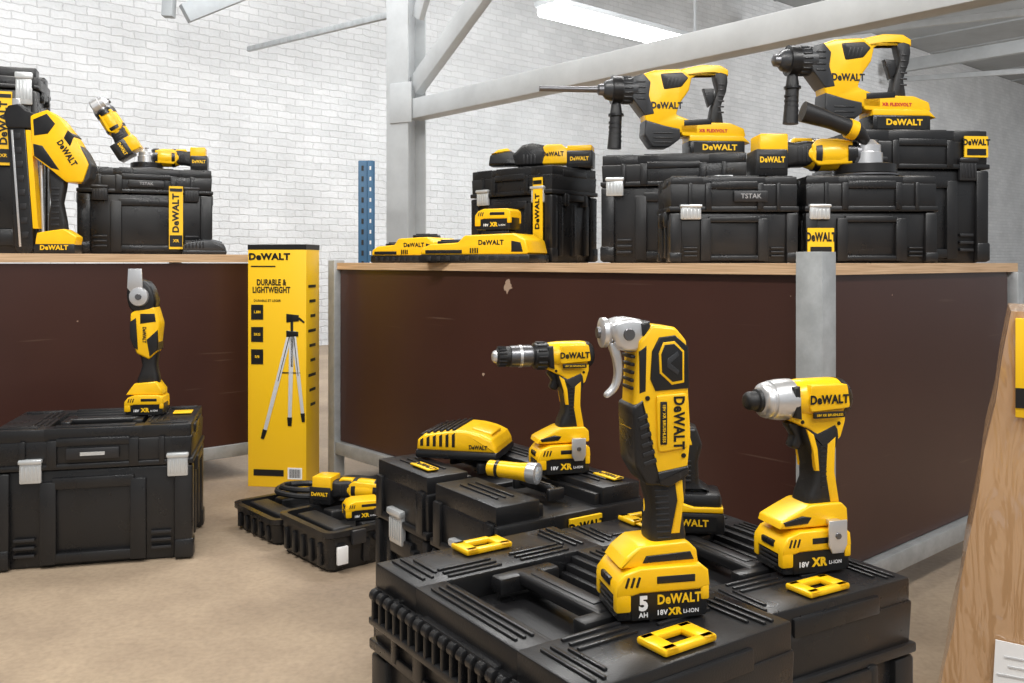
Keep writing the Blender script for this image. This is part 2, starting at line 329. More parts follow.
# ------------------------------------------------------------------ pistol tools
def pistol(name,label,loc,rz,kind='impact',scale=1.0,cat="power tool"):
    r=root(name,label,cat,loc,rz,scale=scale)
    s=.00141; P=pxf(797,567,s,1.04)
    X=lambda x:(x-797)*s*1.04; Z=lambda y:(567-y)*s
    za=Z(400)
    g=G()
    g.lathe([(X(783),.022),(X(787),.0265),(X(800),.0285),(X(832),.0290),(X(840),.0275)],YEL,(0,0,za))
    g.slab(P([(784,404),(842,404),(842,422),(837,438),(826,448),(815,440),(804,430),(792,424),(784,420)]),.042,YEL,r=.003,sm='c')
    g.slab(P([(799,384),(840,384),(843,408),(799,411)]),.0600,YEL,r=.002,sm='c')
    g.obj("motor_housing",r)
    g=G(); g.lathe([(X(839),.0285),(X(845),.0270),(X(850),.021),(X(853),.010)],BLK,(0,0,za))
    for i in range(5): g.box((X(846),0,za-.014+i*.007),(.008,.046-abs(i-2)*.004,.002),DGR)
    g.obj("rear_cap",r,label="black vented rear cap")
    g=G(); g.slab(P([(768,517),(782,510),(800,502),(834,502),(840,508),(841,524),(766,524)]),.058,YEL,r=.003,sm='c'); g.obj("battery_foot",r)
    g=G(); g.slab(P([(821,444),(830,437),(829,472),(834,502),(824,502),(819,474)]),.0455,YEL,r=.002,sm=1); g.obj("handle_stripe",r,label="yellow stripe along the black handle")
    g=G(); g.slab(P([(798,428),(806,434),(810,448),(812,470),(808,470),(805,450)]),.0455,YEL,r=.001,sm=0); g.obj("grip_stripe",r,label="thin yellow stripe beside the trigger")
    g=G()
    g.box((X(819),-.0296,Z(414)),(.050,.004,.0085),INK,r=.001)
    g.slab(P([(782,386),(789,385),(791,418),(784,416)]),.0565,BLK,r=.003,sm=0)
    g.screws([(X(794),Z(421)),(X(834),Z(424))],-.022)
    g.obj("housing_trim",r)
    g=G()
    g.slab(P([(797,424),(810,430),(831,422),(837,438),(830,456),(828,478),(835,505),(799,505),(807,480),(805,455),(798,440)]),.044,RUB,r=.008,ry=.010,sm=2)
    for i in range(9): g.box((X(816)+i*.0002,-.0222,Z(446+i*5)),(.009,.002,.0018),DGR)
    g.slab(P([(770,517),(790,512),(800,514),(796,520),(772,521)]),.062,BLK,r=.002,sm=0)
    g.obj("grip",r)
    g=G(); g.slab(P([(784,424),(797,422),(802,440),(796,450),(788,446),(791,436)]),.020,BLK,r=.004,sm=3); g.obj("trigger",r)
    if kind=='impact':
        g=G(); g.lathe([(X(756),.0150),(X(757),.0200),(X(759),.0235),(X(763),.0255),(X(764),.0240),(X(766),.0240),(X(767),.0268),(X(774),.0285),(X(786),.0292),(X(789),.0288)],MET,(0,0,za),n=36)
        g.obj("gearbox",r,label="short blunt silver gearbox housing")
        g=G(); g.lathe([(X(741),.007),(X(742),.0105),(X(745),.0130),(X(752),.0130),(X(753),.0160),(X(757.5),.0165)],RUB,(0,0,za)); g.obj("bit_holder",r)
    else:
        g=G(); g.lathe([(X(764),.020),(X(766),.0265),(X(784),.0275),(X(786),.025)],BLK,(0,0,za))
        for i in range(14):
            a=i/14*6.283; g.box((X(775),math.cos(a)*.0270,za+math.sin(a)*.0270),(.018,.004,.004),DGR,r=.001)
        g.obj("clutch_collar",r)
        g=G(); g.lathe([(X(730),.017),(X(732),.0215),(X(760),.0225),(X(764),.020)],GUN,(0,0,za))
        g.lathe([(X(744),.0228),(X(748),.0228)],MET,(0,0,za))
        g.lathe([(X(711),.011),(X(715),.0175),(X(729),.0205),(X(731),.0205)],RUB,(0,0,za))
        g.lathe([(X(707),.0075),(X(709),.0115),(X(713),.0135)],MET,(0,0,za))
        for i in range(16):
            a=i/16*6.283; g.box((X(720),math.cos(a)*.0192,za+math.sin(a)*.0192),(.016,.003,.003),DGR)
        g.obj("chuck",r)
    battery(r,X(803),0,.90)
    g=G(); g.slab(P([(812,516),(832,516),(832,540),(828,548),(816,548),(812,540)]),.003,MET,y0=-.043,r=.001,sm=0)
    g.box((X(822),-.036,Z(519)),(.018,.014,.006),MET,r=.001); g.lathe([(-.0465,.004),(-.043,.005)],GUN,(X(822),0,Z(531)),axis='Y',n=14)
    g.obj("belt_clip",r,label="silver steel belt clip")
    text(BR,.0120,INK,r,(X(819),-.0312,Z(399)),xs=.88,name="brand_lettering",bold=.04)
    text("18V XR BRUSHLESS",.0036,YELP,r,(X(819),-.0322,Z(414)),name="housing_lettering",bold=.01)
    return r
# ------------------------------------------------------------------ upright tool in front
def multitool(loc,rz):
    r=root("cordless_multi_tool","yellow and black cordless tool standing upright on its battery","power tool",loc,rz)
    s=.00111; P=pxf(655,618,s,.94); X=lambda x:(x-655)*s*.94; Z=lambda y:(618-y)*s
    g=G()
    g.slab(P([(634,342),(648,325),(676,328),(689,342),(691,392),(694,438),(690,474),(666,488),(642,484),(630,464),(627,430),(630,398),(632,362)]),.050,YEL,r=.004,ry=.007,sm='c',seg=3)
    g.slab(P([(652,396),(687,394),(688,450),(654,454)]),.057,YEL,r=.002,sm='c')
    g.obj("motor_housing",r)
    g=G(); g.slab(P([(618,557),(634,546),(688,544),(698,553),(700,568),(610,568)]),.058,YEL,r=.003,sm='c'); g.obj("battery_foot",r)
    g=G(); g.slab(P([(656,338),(674,336),(689,348),(690,390),(652,392),(646,380),(648,352)]),.0535,BLK,r=.0015,sm=0)
    g.obj("side_panel",r,label="black angular upper side panel")
    g=G(); g.slab(P([(660,343),(673,342),(684,352),(684,384),(670,386),(656,374),(655,354)]),.0552,YEL,r=.0010,sm=0); g.obj("panel_outline",r,label="thin yellow outline on the black panel")
    g=G(); g.slab(P([(661.5,345.5),(672.5,344.5),(681.8,353),(681.8,381.5),(670.5,383),(658.5,373),(657.5,355)]),.0566,BLK,r=.0008,sm=0)
    g.slab(P([(664,360),(676,352),(678,356),(668,364),(678,372),(676,376),(664,368)]),.0575,HGR,r=.0005,sm=0); g.obj("switch_panel",r)
    g=G()
    g.slab(P([(626,408),(638,400),(646,430),(652,462),(660,488),(642,486),(629,466)]),.0535,BLK,r=.003,sm='c')
    g.slab(P([(650,474),(690,468),(690,478),(668,490),(648,486)]),.0535,BLK,r=.003,sm='c')
    for i in range(6): g.slab(P([(632+i*1.2,418+i*9),(642+i*2,414+i*9),(643+i*2,418+i*9),(633+i*1.2,422+i*9)]),.0555,DGR,r=.0005,sm=0)
    g.slab(P([(650,476),(686,468),(692,492),(688,518),(690,550),(650,550),(653,516),(647,492)]),.038,RUB,r=.008,ry=.011,sm=3)
    for i in range(9): g.box((X(661)+i*.0004,-.0192,Z(494+i*6)),(.016,.002,.0022),DGR,r=.0008)
    g.slab(P([(640,556),(690,554),(694,562),(636,563)]),.061,BLK,r=.001,sm=0)
    g.obj("rubber_grip",r)
    g=G(); g.slab(P([(676,482),(685,484),(687,505),(682,538),(672,538),(679,505)]),.0405,YEL,r=.002,sm=1); g.obj("handle_stripe",r,label="yellow stripe along the black handle")
    g=G()
    g.box((X(660),-.0285,Z(424)),(.0080,.003,.048),INK,r=.001)
    for i in range(5): g.box((X(632),0,Z(358+i*8)),(.010,.032,.0035),INK,r=.001)
    g.slab(P([(634,352),(642,346),(641,392),(634,394)]),.0515,BLK,r=.001,sm=0)
    g.screws([(X(643),Z(399)),(X(684),Z(458))],-.026)
    g.obj("vents",r)
    g=G()
    g.slab(P([(606,326),(618,319),(638,320),(646,331),(640,350),(624,353),(612,347)]),.042,MET,r=.005,ry=.008,sm=2)
    g.lathe([(X(597),.010),(X(599),.017),(X(604),.017),(X(610),.012)],MET,(0,0,Z(334)))
    g.lathe([(X(594),.006),(X(598),.007)],GUN,(0,0,Z(334)))
    g.lathe([(-.0235,.006),(-.020,.0075)],GUN,(X(624),0,Z(335)),axis='Y',n=16)
    g.slab(P([(637,324),(647,322),(650,346),(640,350)]),.046,BLK,r=.003,sm=0)
    g.obj("metal_head",r,label="cast silver metal tool head")
    g=G(); g.slab(P([(606,345),(615,346),(620,360),(620,380),(614,393),(604,400),(602,396),(610,388),(613,376),(611,361)]),.012,MET,y0=-.004,r=.002,sm=3); g.obj("clamp_lever",r,label="narrow hooked silver lever")
    battery(r,X(657),0,.90,amp="5")
    text(BR,.0125,INK,r,(X(677),-.0290,Z(424)),rot=(90,90,0),xs=.82,name="brand_lettering",bold=.035)
    text("18V XR BRUSHLESS",.0036,YELP,r,(X(660),-.0302,Z(424)),rot=(90,90,0),name="housing_lettering",bold=.01)
    return r
def nibbler(loc,rz,scale=1):
    r=root("cordless_polisher","mostly black cordless tool standing on a wide battery","power tool",loc,rz,scale=scale)
    g=G(); g.slab([(-.05,.072),(-.032,.088),(-.028,.125),(-.045,.150),(-.040,.185),(-.015,.200),(.025,.192),(.036,.160),(.028,.130),(.030,.090),(.052,.074)],.058,BLK,r=.007,ry=.010,sm='c')
    for i in range(5): g.box((.0,-.0295,.095+i*.009),(.03,.003,.004),DGR,r=.001)
    g.obj("motor_housing",r)
    g=G(); g.slab([(-.030,.158),(-.022,.185),(.012,.182),(.018,.160)],.0605,YEL,r=.003,sm='c'); g.obj("side_panel",r)
    g=G(); g.box((0,0,.020),(.150,.085,.040),BLK,r=.006); g.box((0,0,.056),(.140,.078,.036),BLK,r=.009)
    g.box((.0,-.0430,.020),(.12,.002,.026),INK); o=g.obj("battery",r)
    text(BR,.012,YELP,o,(.01,-.0445,.021),name="battery_lettering",bold=.035)
    g=G(); g.slab([(-.072,.040),(-.06,.058),(-.02,.062),(.02,.050),(.072,.050),(.072,.040)],.088,YEL,r=.003,sm=0); g.obj("battery_stripe",r)
    return r
def multitool_b(loc,rz,scale=1):
    r=root("cordless_multi_tool","yellow and black oscillating tool with upright steel blade","power tool",loc,rz,scale=scale)
    s=.00293; P=pxf(150,411,s); X=lambda x:(x-150)*s; Z=lambda y:(411-y)*s
    g=G(); g.slab(P([(136,310),(148,300),(160,303),(165,320),(162,348),(154,356),(142,350),(136,332)]),.06,YEL,r=.006,ry=.010,sm='c'); g.obj("motor_housing",r)
    g=G(); g.slab(P([(134,388),(140,380),(161,378),(167,386),(167,391),(132,391)]),.060,YEL,r=.004,sm=0); g.obj("battery_foot",r)
    g=G(); g.slab(P([(143,344),(161,342),(160,362),(162,382),(141,382),(146,362)]),.04,RUB,r=.01,ry=.014,sm=3)
    g.slab(P([(152,336),(163,326),(163,346),(155,353)]),.063,BLK,r=.003,sm=0)
    g.slab(P([(136,318),(142,314),(144,346),(140,344),(136,334)]),.064,BLK,r=.003,sm=0)
    g.slab(P([(146,310),(160,310),(161,318),(146,320)]),.062,INK,r=.001,sm=0); g.obj("rubber_grip",r)
    g=G(); g.slab(P([(133,284),(139,276),(152,278),(159,290),(160,304),(150,308),(138,308),(133,298)]),.062,BLK,r=.008,ry=.012,sm=2)
    g.lathe([(-.040,.014),(-.038,.026),(-.030,.029)],MET,(X(145),0,Z(293)),axis='Y',n=24)
    g.lathe([(-.043,.008),(-.039,.010)],GUN,(X(145),0,Z(293)),axis='Y',n=16); g.obj("tool_head",r)
    g=G(); g.slab(P([(135,265),(148,265),(149,286),(140,292),(134,284)]),.003,MET,y0=-.034,r=.0005,sm=0); g.obj("saw_blade",r,label="flat steel plunge blade")
    battery(r,X(150),0,.90)
    text(BR,.010,INK,r,(X(150),-.0312,Z(331)),rot=(90,90,0),xs=.8,name="brand_lettering",bold=.04)
    return r
# ------------------------------------------------------------------ rotary hammer
def hammer(loc,rz,bit=False,label="",scale=1.0):
    r=root("rotary_hammer",label,"power tool",loc,rz,scale=scale)
    s=.00289; P=pxf(905,127,s); X=lambda x:(x-905)*s; Z=lambda y:(127-y)*s
    g=G()
    g.slab(P([(814,44),(834,37),(862,35),(875,44),(872,58),(862,72),(858,84),(882,93),(882,105),(860,104),(842,102),(826,98),(822,78),(814,70)]),.072,YEL,r=.005,ry=.009,sm='c'); g.obj("motor_housing",r)
    g=G(); g.slab(P([(858,42),(866,34),(888,29),(908,29),(917,34),(917,41),(902,38),(884,39),(872,47)]),.036,YEL,r=.004,sm='c'); g.obj("rear_handle_frame",r)
    g=G(); g.slab(P([(862,95),(885,92),(916,92),(932,98),(934,107),(864,107)]),.072,YEL,r=.003,sm='c'); g.obj("battery_foot",r)
    g=G()
    g.slab(P([(810,45),(822,41),(830,50),(828,64),(834,84),(824,86),(810,68)]),.0750,HGR,r=.003,ry=.005,sm='c')
    for i in range(4): g.box((X(819),-.0375,Z(50+i*6)),(.028,.004,.005),BLK,r=.001)
    g.obj("gearbox",r,label="dark gray ribbed gearbox front")
    g=G()
    g.slab(P([(824,90),(846,96),(862,99),(862,110),(850,119),(832,119),(823,106)]),.0750,HGR,r=.004,ry=.006,sm='c')
    for i in range(3): g.box((X(843),-.0375,Z(104+i*5)),(.060,.004,.004),BLK,r=.001)
    g.obj("motor_cover",r,label="dark gray lower motor cover")
    g=G()
    g.slab(P([(901,38),(916,38),(915,58),(909,74),(912,95),(897,95),(899,74),(905,56)]),.038,RUB,r=.007,ry=.010,sm=2)
    for i in range(6): g.box((X(909)-i*.0005,-.0192,Z(50+i*6)),(.020,.003,.005),DGR,r=.001)
    g.obj("rear_grip",r)
    g=G(); g.slab(P([(866,90),(896,88),(896,94),(866,96)]),.075,BLK,r=.002,sm=0); g.obj("damper_bellows",r)
    g=G()
    g.slab(P([(840,41),(864,39),(871,45),(863,55),(844,58)]),.0750,BLK,r=.003,sm='c')
    for i in range(4): g.slab(P([(849+i*4,45),(850.5+i*4,45),(848+i*4,54),(846.5+i*4,54)]),.0765,DGR,r=.0005,sm=0)
    g.obj("side_panel",r,label="black vented side panel")
    g=G()
    g.lathe([(X(781),.020),(X(784),.030),(X(796),.038),(X(806),.041),(X(812),.042),(X(816),.042)],HGR,(0,0,Z(57)))
    g.lathe([(X(774),.008),(X(776),.017),(X(782),.019)],GUN,(0,0,Z(57)))
    for i in range(18):
        a=i/18*6.283; g.box((X(806),math.cos(a)*.041,Z(57)+math.sin(a)*.041),(.026,.004,.005),BLK,r=.001)
    g.obj("tool_holder",r)
    g=G()
    g.lathe([(X(790),.044),(X(800),.044)],BLK,(0,0,Z(57)))
    g.tube([(X(795),0,Z(70)),(X(795),0,Z(82)),(X(794),0,Z(100)),(X(793),0,Z(120))],[.014,.019,.019,.022],RUB,n=16)
    for i in range(5): g.lathe([(Z(92+i*5)-.003,.0205),(Z(92+i*5)+.003,.0205)],DGR,(X(794),0,0),axis='Z',n=16)
    g.lathe([(Z(84)-.003,.024),(Z(84)+.004,.024)],BLK,(X(795),0,0),axis='Z')
    g.obj("side_handle",r)
    g=G(); g.slab(P([(890,54),(902,54),(902,68),(896,74)]),.02,BLK,r=.003,sm=1); g.obj("trigger",r)
    if bit:
        g=G(); g.tube([(X(777),0,Z(57)),(X(760),0,Z(57)),(X(712),0,Z(57))],[.010,.0095,.009],GUN,n=10)
        g.obj("drill_bit",r,label="long gray masonry drill bit")
    g=G(); g.box((X(902),0,.022),(.175,.086,.044),BLK,r=.004); g.box((X(902),-.0432,.022),(.15,.002,.034),INK)
    g.slab(P([(872,112),(872,106),(930,106),(938,114),(930,112)]),.084,YEL,r=.002,sm=0); b=g.obj("battery",r)
    text(BR,.017,YELP,b,(X(904),-.0448,.023),xs=1.1,name="battery_lettering",bold=.04)
    text(BR,.020,INK,r,(X(847),-.0370,Z(75)),xs=.84,name="brand_lettering",bold=.04)
    text("XR FLEXVOLT",.0095,RED,r,(X(898),-.0372,Z(101)),name="housing_lettering",bold=.045)
    return r
# ------------------------------------------------------------------ barrel style tools
def barrel(name,label,loc,rot,disc=True,scale=1.0,side='y',flip=False,short=0):
    r=root(name,label,"power tool",loc,rot=rot,scale=scale)
    sg=1 if flip else -1; tr=(90,0,180) if flip else (90,0,0)
    g=G()
    g.lathe([(-.062,.024),(-.055,.030),(-.02,.034),(.03,.034),(.05,.028),(.06,.024)],YEL,(0,0,.048))
    g.slab([(-.05,.026),(.03,.022),(.045,.034),(.045,.066),(.03,.078),(-.05,.074)],.062,YEL,r=.004,sm='c')
    g.obj("motor_housing",r)
    bx=.155-short
    g=G()
    g.slab([(.035,.028),(.10-short,.022),(.125-short,.018),(.138-short,.030),(.135-short,.06),(.125-short,.074),(.10-short,.072),(.035,.074)],.054,RUB,r=.010,ry=.014,sm=2)
    for i in range(3): g.box((.055+i*.010,sg*.0272,.047),(.004,.003,.030),DGR,r=.001)
    g.obj("rubber_grip",r)
    g=G(); g.slab([(.03,.070),(.07,.072),(.09,.070),(.08,.082),(.04,.082)],.026,YEL,r=.004,sm=1); g.obj("slide_switch",r)
    g=G(); g.lathe([(-.060,.0345),(-.038,.0355)],BLK,(0,0,.048)); g.obj("housing_band",r)
    g=G(); g.lathe([(.022,.0355),(.036,.0345)],BLK,(0,0,.048)); g.obj("housing_band",r)
    g=G()
    g.lathe([(.020,.034),(.024,.040),(.050,.040),(.052,.036),(.066,.036),(.070,.030),(.078,.022)],MET,(-.088,0,0),axis='Z',n=32)
    g.lathe([(-.085,.030),(-.062,.034),(-.054,.034)],GUN,(0,0,.046))
    g.lathe([(.078,.010),(.084,.009)],GUN,(-.088,0,0),axis='Z',n=14)
    for a in range(4):
        g.lathe([(.050,.005),(.0535,.005)],GUN,(-.088+.031*math.cos(a*1.571+.78),.031*math.sin(a*1.571+.78),0),axis='Z',n=10)
    g.obj("gear_head",r,label="round cast metal gear head")
    if disc:
        g=G(); g.lathe([(.006,.064),(.007,.070),(.024,.070),(.026,.062),(.026,.02)],BLK,(-.088,0,0),axis='Z',n=40); g.obj("disc_guard",r)
        g=G(); g.lathe([(.0,.074),(.001,.075),(.004,.075),(.005,.074)],GUN,(-.088,0,0),axis='Z',n=44); g.obj("grinding_disc",r,label="flat dark grinding disc")
    if side:
        g=G()
        pts=[(-.080,.030,.072),(-.050,.040,.092),(.01,.048,.112),(.075,.052,.130)]
        g.tube(pts,[.010,.018,.017,.022],RUB,n=16); g.obj("side_handle",r)
        g=G(); a,b=Vector(pts[1]),Vector(pts[2]); g.tube([tuple(a),tuple(a+(b-a)*.3)],.0205,YEL,n=16); g.obj("handle_ring",r)
    g=G(); g.box((bx,0,.066),(.066,.074,.044),YEL,r=.004); g.box((bx+.005,0,.028),(.074,.078,.056),BLK,r=.004)
    g.box((bx+.005,sg*.0392,.030),(.058,.002,.028),INK)
    b=g.obj("battery",r)
    text(BR,.0115,YELP,b,(bx+.005,sg*.0406,.033),rot=tr,xs=.85,name="battery_lettering",bold=.04)
    text(BR,.011,INK,r,(-.006,sg*.0320,.050),rot=tr,xs=.70,name="brand_lettering",bold=.04)
    return r
def belt_tool(loc,rz,scale=1):
    r=root("cordless_sander","chunky black and yellow cordless tool lying on a toolbox","power tool",loc,rz,scale=scale)
    g=G(); g.slab([(-.165,.012),(-.16,.045),(-.135,.062),(-.10,.066),(-.07,.050),(-.06,.012)],.072,BLK,r=.008,ry=.012,sm='c'); g.obj("front_roller_cover",r)
    g=G(); g.slab([(-.155,.048),(-.13,.064),(-.10,.068),(-.09,.058),(-.13,.052)],.075,YEL,r=.003,sm='c'); g.obj("front_stripe",r)
    g=G(); g.slab([(-.075,.008),(-.085,.045),(-.05,.078),(-.02,.084),(.02,.076),(.03,.050),(.02,.010)],.078,BLK,r=.008,ry=.012,sm='c')
    for i in range(4): g.box((-.045+i*.012,-.0392,.03),(.005,.003,.03),DGR,r=.001)
    g.obj("motor_housing",r)
    g=G(); g.slab([(.0,.012),(-.002,.062),(.03,.078),(.075,.078),(.10,.060),(.10,.012)],.076,YEL,r=.006,ry=.010,sm='c'); g.obj("yellow_shell",r)
    g=G(); g.box((.135,0,.028),(.085,.078,.056),BLK,r=.006); g.box((.135,0,.062),(.08,.074,.020),YEL,r=.004); g.box((.135,-.0392,.028),(.065,.002,.03),INK); b=g.obj("battery",r)
    text(BR,.012,YELP,b,(.135,-.0406,.028),xs=.85,name="battery_lettering",bold=.04)
    text(BR,.014,INK,r,(.050,-.0392,.045),xs=.85,name="brand_lettering",bold=.04)
# ------------------------------------------------------------------ chargers
def charger(loc,rz,label,k=1.0,base=BLK,top=YEL,W=.16,D=.11,H=.085):
    r=root("battery_charger",label,"charger",loc,rz,scale=k)
    g=G(); g.box((0,0,.009),(W,D,.018),base,r=.006)
    g.obj("base",r)
    prof=[(-W*.49,.014),(-W*.48,H*.62),(-W*.40,H*.82),(-W*.2,H*.92),(W*.0,H),(W*.14,H*.98),(W*.30,H*.88),(W*.43,H*.72),(W*.48,H*.45),(W*.49,.014)]
    g=G(); g.slab(prof,D*.94,top,r=.006,ry=.009,sm='c')
    g.box((W*.27,-D*.05,H*.86),(W*.26,D*.50,.012),top,r=.004,rot=(0,14,0))
    g.obj("shell",r)
    def hz(x):
        for (a,b),(c,d) in zip(prof,prof[1:]):
            if a<=x<=c: return b+(d-b)*(x-a)/(c-a)
    for i in range(6):
        x=-W*.42+i*W*.078; z=hz(x)
        g=G()
        g.box((x,0,z-.002),(W*.042,D*.88,.012),BLK,r=.002,rot=(0,-14,0))
        g.slab([(x-W*.020,.024),(x+W*.020,.024),(x+W*.020,z-.004),(x-W*.020,z-.008)],D*.955,BLK,r=.002,sm=0)
        g.obj("rib",r,label="black rib")
    if top is YEL:
        text(BR,.008,INK,r,(W*.27,-D*.475,.026),xs=.8,name="brand_lettering",bold=.04)
    return r
def flat_charger(loc,rz,label,W=.27,D=.15,k=1):
    r=root("battery_charger",label,"charger",loc,rz,scale=k)
    g=G(); g.box((0,0,.012),(W,D,.024),BLK,r=.006)
    for i in range(10): g.box((-W*.4+i*W*.088,-D/2,.012),(W*.04,.004,.012),DGR,r=.001)
    g.obj("base",r)
    g=G(); g.slab([(-W*.49,.022),(-W*.48,.040),(-W*.40,.052),(-W*.14,.056),(-W*.08,.076),(W*.36,.080),(W*.46,.062),(W*.49,.022)],D*.96,YEL,r=.005,sm='c')
    g.slab([(-W*.44,.026),(-W*.10,.026),(-W*.10,.036),(-W*.44,.036)],D*.975,BLK,r=.001,sm=0)
    g.slab([(W*.34,.030),(W*.44,.030),(W*.42,.055),(W*.34,.060)],D*.975,BLK,r=.001,sm=0)
    for i in range(4): g.box((-W*.02+i*.007,-D*.485,.034),(.003,.003,.014),INK)
    g.obj("shell",r)
    for x,z in ((-W*.27,.055),(W*.15,.081)):
        g=G(); g.box((x,0,z),(W*.24,D*.45,.014),BLK,r=.003)
        for q in (-1,1): g.box((x,q*D*.14,z+.006),(W*.20,.005,.010),DGR,r=.001)
        g.obj("battery_dock",r)
    text(BR,.013,INK,r,(W*.16,-D*.482,.055),xs=1,name="brand_lettering",bold=.04)
    return r
# ------------------------------------------------------------------ toolbox
def toolbox(label,loc,rz,W=.44,D=.32,H=.36,latch='silver',catch=False,hinge=False,strip=None,plate=None,lx=(-.335,.335),lidfrac=.30,name="toolbox",handle=True,tops=(),endlab=None,narrow=False,platex=0):
    r=root(name,label,"toolbox",loc,rz)
    hb=H*(1-lidfrac)
    g=G()
    g.box((0,0,hb/2),(W*.95,D*.93,hb),BLK,r=.010,taper=.955)
    for sx in (-1,1):
        for sy in (-1,1):
            g.box((sx*W*.448,sy*D*.430,hb*.5),(W*.095,D*.13,hb*.98),BLK,r=.006,taper=.965)
            g.box((sx*W*.452,sy*D*.440,hb*.12),(W*.10,D*.13,hb*.20),BLK,r=.006)
        g.box((sx*W*.22,-D*.462,hb*.46),(W*.08,.020,hb*.84),BLK,r=.003)
        for q in (-.28,0,.28): g.box((sx*W*.468,q*D,hb*.48),(.014,D*.08,hb*.76),BLK,r=.003)
        for q in (.30,.22,.14): g.box((sx*W*.335,-D*.467,hb*q),(W*.10,.008,hb*.03),DGR,r=.001)
    g.box((0,-D*.464,hb*.86),(W*.40,.018,hb*.12),BLK,r=.003)
    g.box((0,-D*.464,hb*.10),(W*.40,.016,hb*.10),BLK,r=.003)
    g.obj("body",r)
    g=G(); dz=min(.034,H*.095); zb=H-dz; T=H-.003; hl=zb-hb
    g.box((0,0,hb+hl/2),(W*.985,D*.975,hl),BLK,r=.005,taper=.985)
    g.box((0,0,hb+.008),(W,D,.014),BLK,r=.003)
    def blk(x,y,w,d,top=T,r_=.003,m=BLK): g.box((x,y,(zb-.006+top)/2),(w,d,top-zb+.006),m,r=r_)
    def rib(x,y,w,d): g.box((x,y,H-.0025),(w,d,.005),BLK,r=.0012)
    if not narrow:
        for sx in (-1,1):
            blk(sx*W*.362,0,W*.250,D*.95)
            blk(sx*W*.488,0,W*.020,D*.52,top=H-dz*.45)
            for j in (-1,1):
                rib(sx*W*.290,j*D*.18,W*.012,D*.26); rib(sx*W*.260,j*D*.18,W*.012,D*.26); rib(sx*W*.320,j*D*.18,W*.012,D*.26)
                rib(sx*W*.37,j*D*.37,W*.19,D*.016); rib(sx*W*.37,j*D*.41,W*.19,D*.016); rib(sx*W*.37,j*D*.33,W*.13,D*.016)
                g.box((sx*W*.20,j*D*.487,hb+hl*.55),(W*.05,.012,hl*.95),BLK,r=.003)
                g.box((sx*W*.34,j*D*.487,hb+hl*.55),(W*.03,.010,hl*.95),BLK,r=.002)
        for sy in (-1,1):
            blk(0,sy*D*.405,W*.49,D*.140); blk(0,sy*D*.318,W*.48,D*.040,top=H-dz*.25); blk(0,sy*D*.280,W*.47,D*.036,top=H-dz*.48); blk(0,sy*D*.245,W*.46,D*.034,top=H-dz*.72)
            rib(0,sy*D*.435,W*.40,D*.014); rib(0,sy*D*.400,W*.40,D*.014); rib(0,sy*D*.365,W*.40,D*.014)
            g.box((0,sy*D*.483,zb-.004),(W*.36,.014,.020),BLK,r=.003)
    else:
        for sy in (-1,1):
            blk(0,sy*D*.345,W*.92,D*.27); blk(0,sy*D*.190,W*.86,D*.04,top=H-dz*.4)
            for q in (.29,.34,.39): rib(0,sy*D*q,W*.55,D*.014)
            for sx in (-1,1): g.box((sx*W*.38,sy*D*.487,hb+hl*.55),(W*.12,.012,hl*.95),BLK,r=.003)
    lid=g.obj("lid",r)
    if hinge:
        g=G(); n=21; zh=zb-.004
        for i in range(n):
            x=-W*.44+i*W*.88/(n-1)
            g.lathe([(x-.0060,.006),(x-.005,.0080),(x+.005,.0080),(x+.0060,.006)],BLK,(0,-D*.5-.002,zh),axis='X',n=12)
            g.box((x,-D*.5-.002,zh-.016),(.006,.012,.030),BLK,r=.002)
        g.box((0,-D*.495,zh-.034),(W*.93,.020,.010),BLK,r=.003)
        g.obj("hinge_comb",lid)
    if handle:
        g=G(); hw=.185 if not narrow else .24; hd=.19 if not narrow else .07
        zc=H-.010
        g.box((0,0,zc),(W*hw*2,D*hd*.60,.018),BLK,r=.006,seg=3)
        g.box((0,0,zc+.009),(W*hw*1.5,D*hd*.25,.003),DGR,r=.001)
        for sx in (-1,1): g.box((sx*W*hw,0,zc-.004),(W*.055,D*hd*1.6,.022),BLK,r=.005)
        g.obj("carry_handle",lid)
    m={'silver':LAT,'yellow':YEL,'black':DGR}.get(latch)
    if m:
        for q in lx:
            x=q*W; lw=min(.052,W*.24)
            g=G(); g.box((0,0,0),(lw,.012,H*.17),m,r=.004)
            for k in range(5): g.box((-lw*.36+k*lw*.18,-.0065,-.004),(lw*.08,.003,H*.10),m,r=.001)
            g.box((0,-.003,H*.07),(lw*1.08,.016,H*.035),m,r=.004)
            g.obj("latch",r,(x,-D*.490,hb+.0),label={'silver':"silver plastic latch",'yellow':"yellow latch",'black':"black latch"}[latch])
    if catch:
        for sx in (-1,1):
            g=G(); w,d=.044,.074
            g.box((-w/2+.006,0,0),(.012,d,.008),YEL,r=.003); g.box((w/2-.006,0,0),(.012,d,.008),YEL,r=.003)
            for sy in (-1,1): g.box((0,sy*(d/2-.010),0),(w,.021,.008),YEL,r=.003)
            g.obj("side_catch",r,(sx*(W*.5-.036),0,H+.002),label="yellow plastic catch with open centre")
    for sx in (-1,1):
        g=G(); g.box((sx*(W*.5-.001),0,hb-.010),(.010,D*.42,.022),BLK,r=.004)
        for k in (-1,1): g.box((sx*(W*.487),k*D*.20,hb-.016),(.02,.02,.04),BLK,r=.005)
        g.obj("side_grip",r)
    for (x,y,w,d,tx) in tops:
        g=G(); g.box((x,y,H+.0012),(w,d,.003),YELP,r=.0008); o=g.obj("lid_label",r,label="small yellow lettered label")
        if tx: text(tx,d*.5,INK,o,(x,y,H+.0032),rot=(0,0,0),xs=min(1,w*.85/(d*.5*4.2)),name="label_lettering",bold=.045)
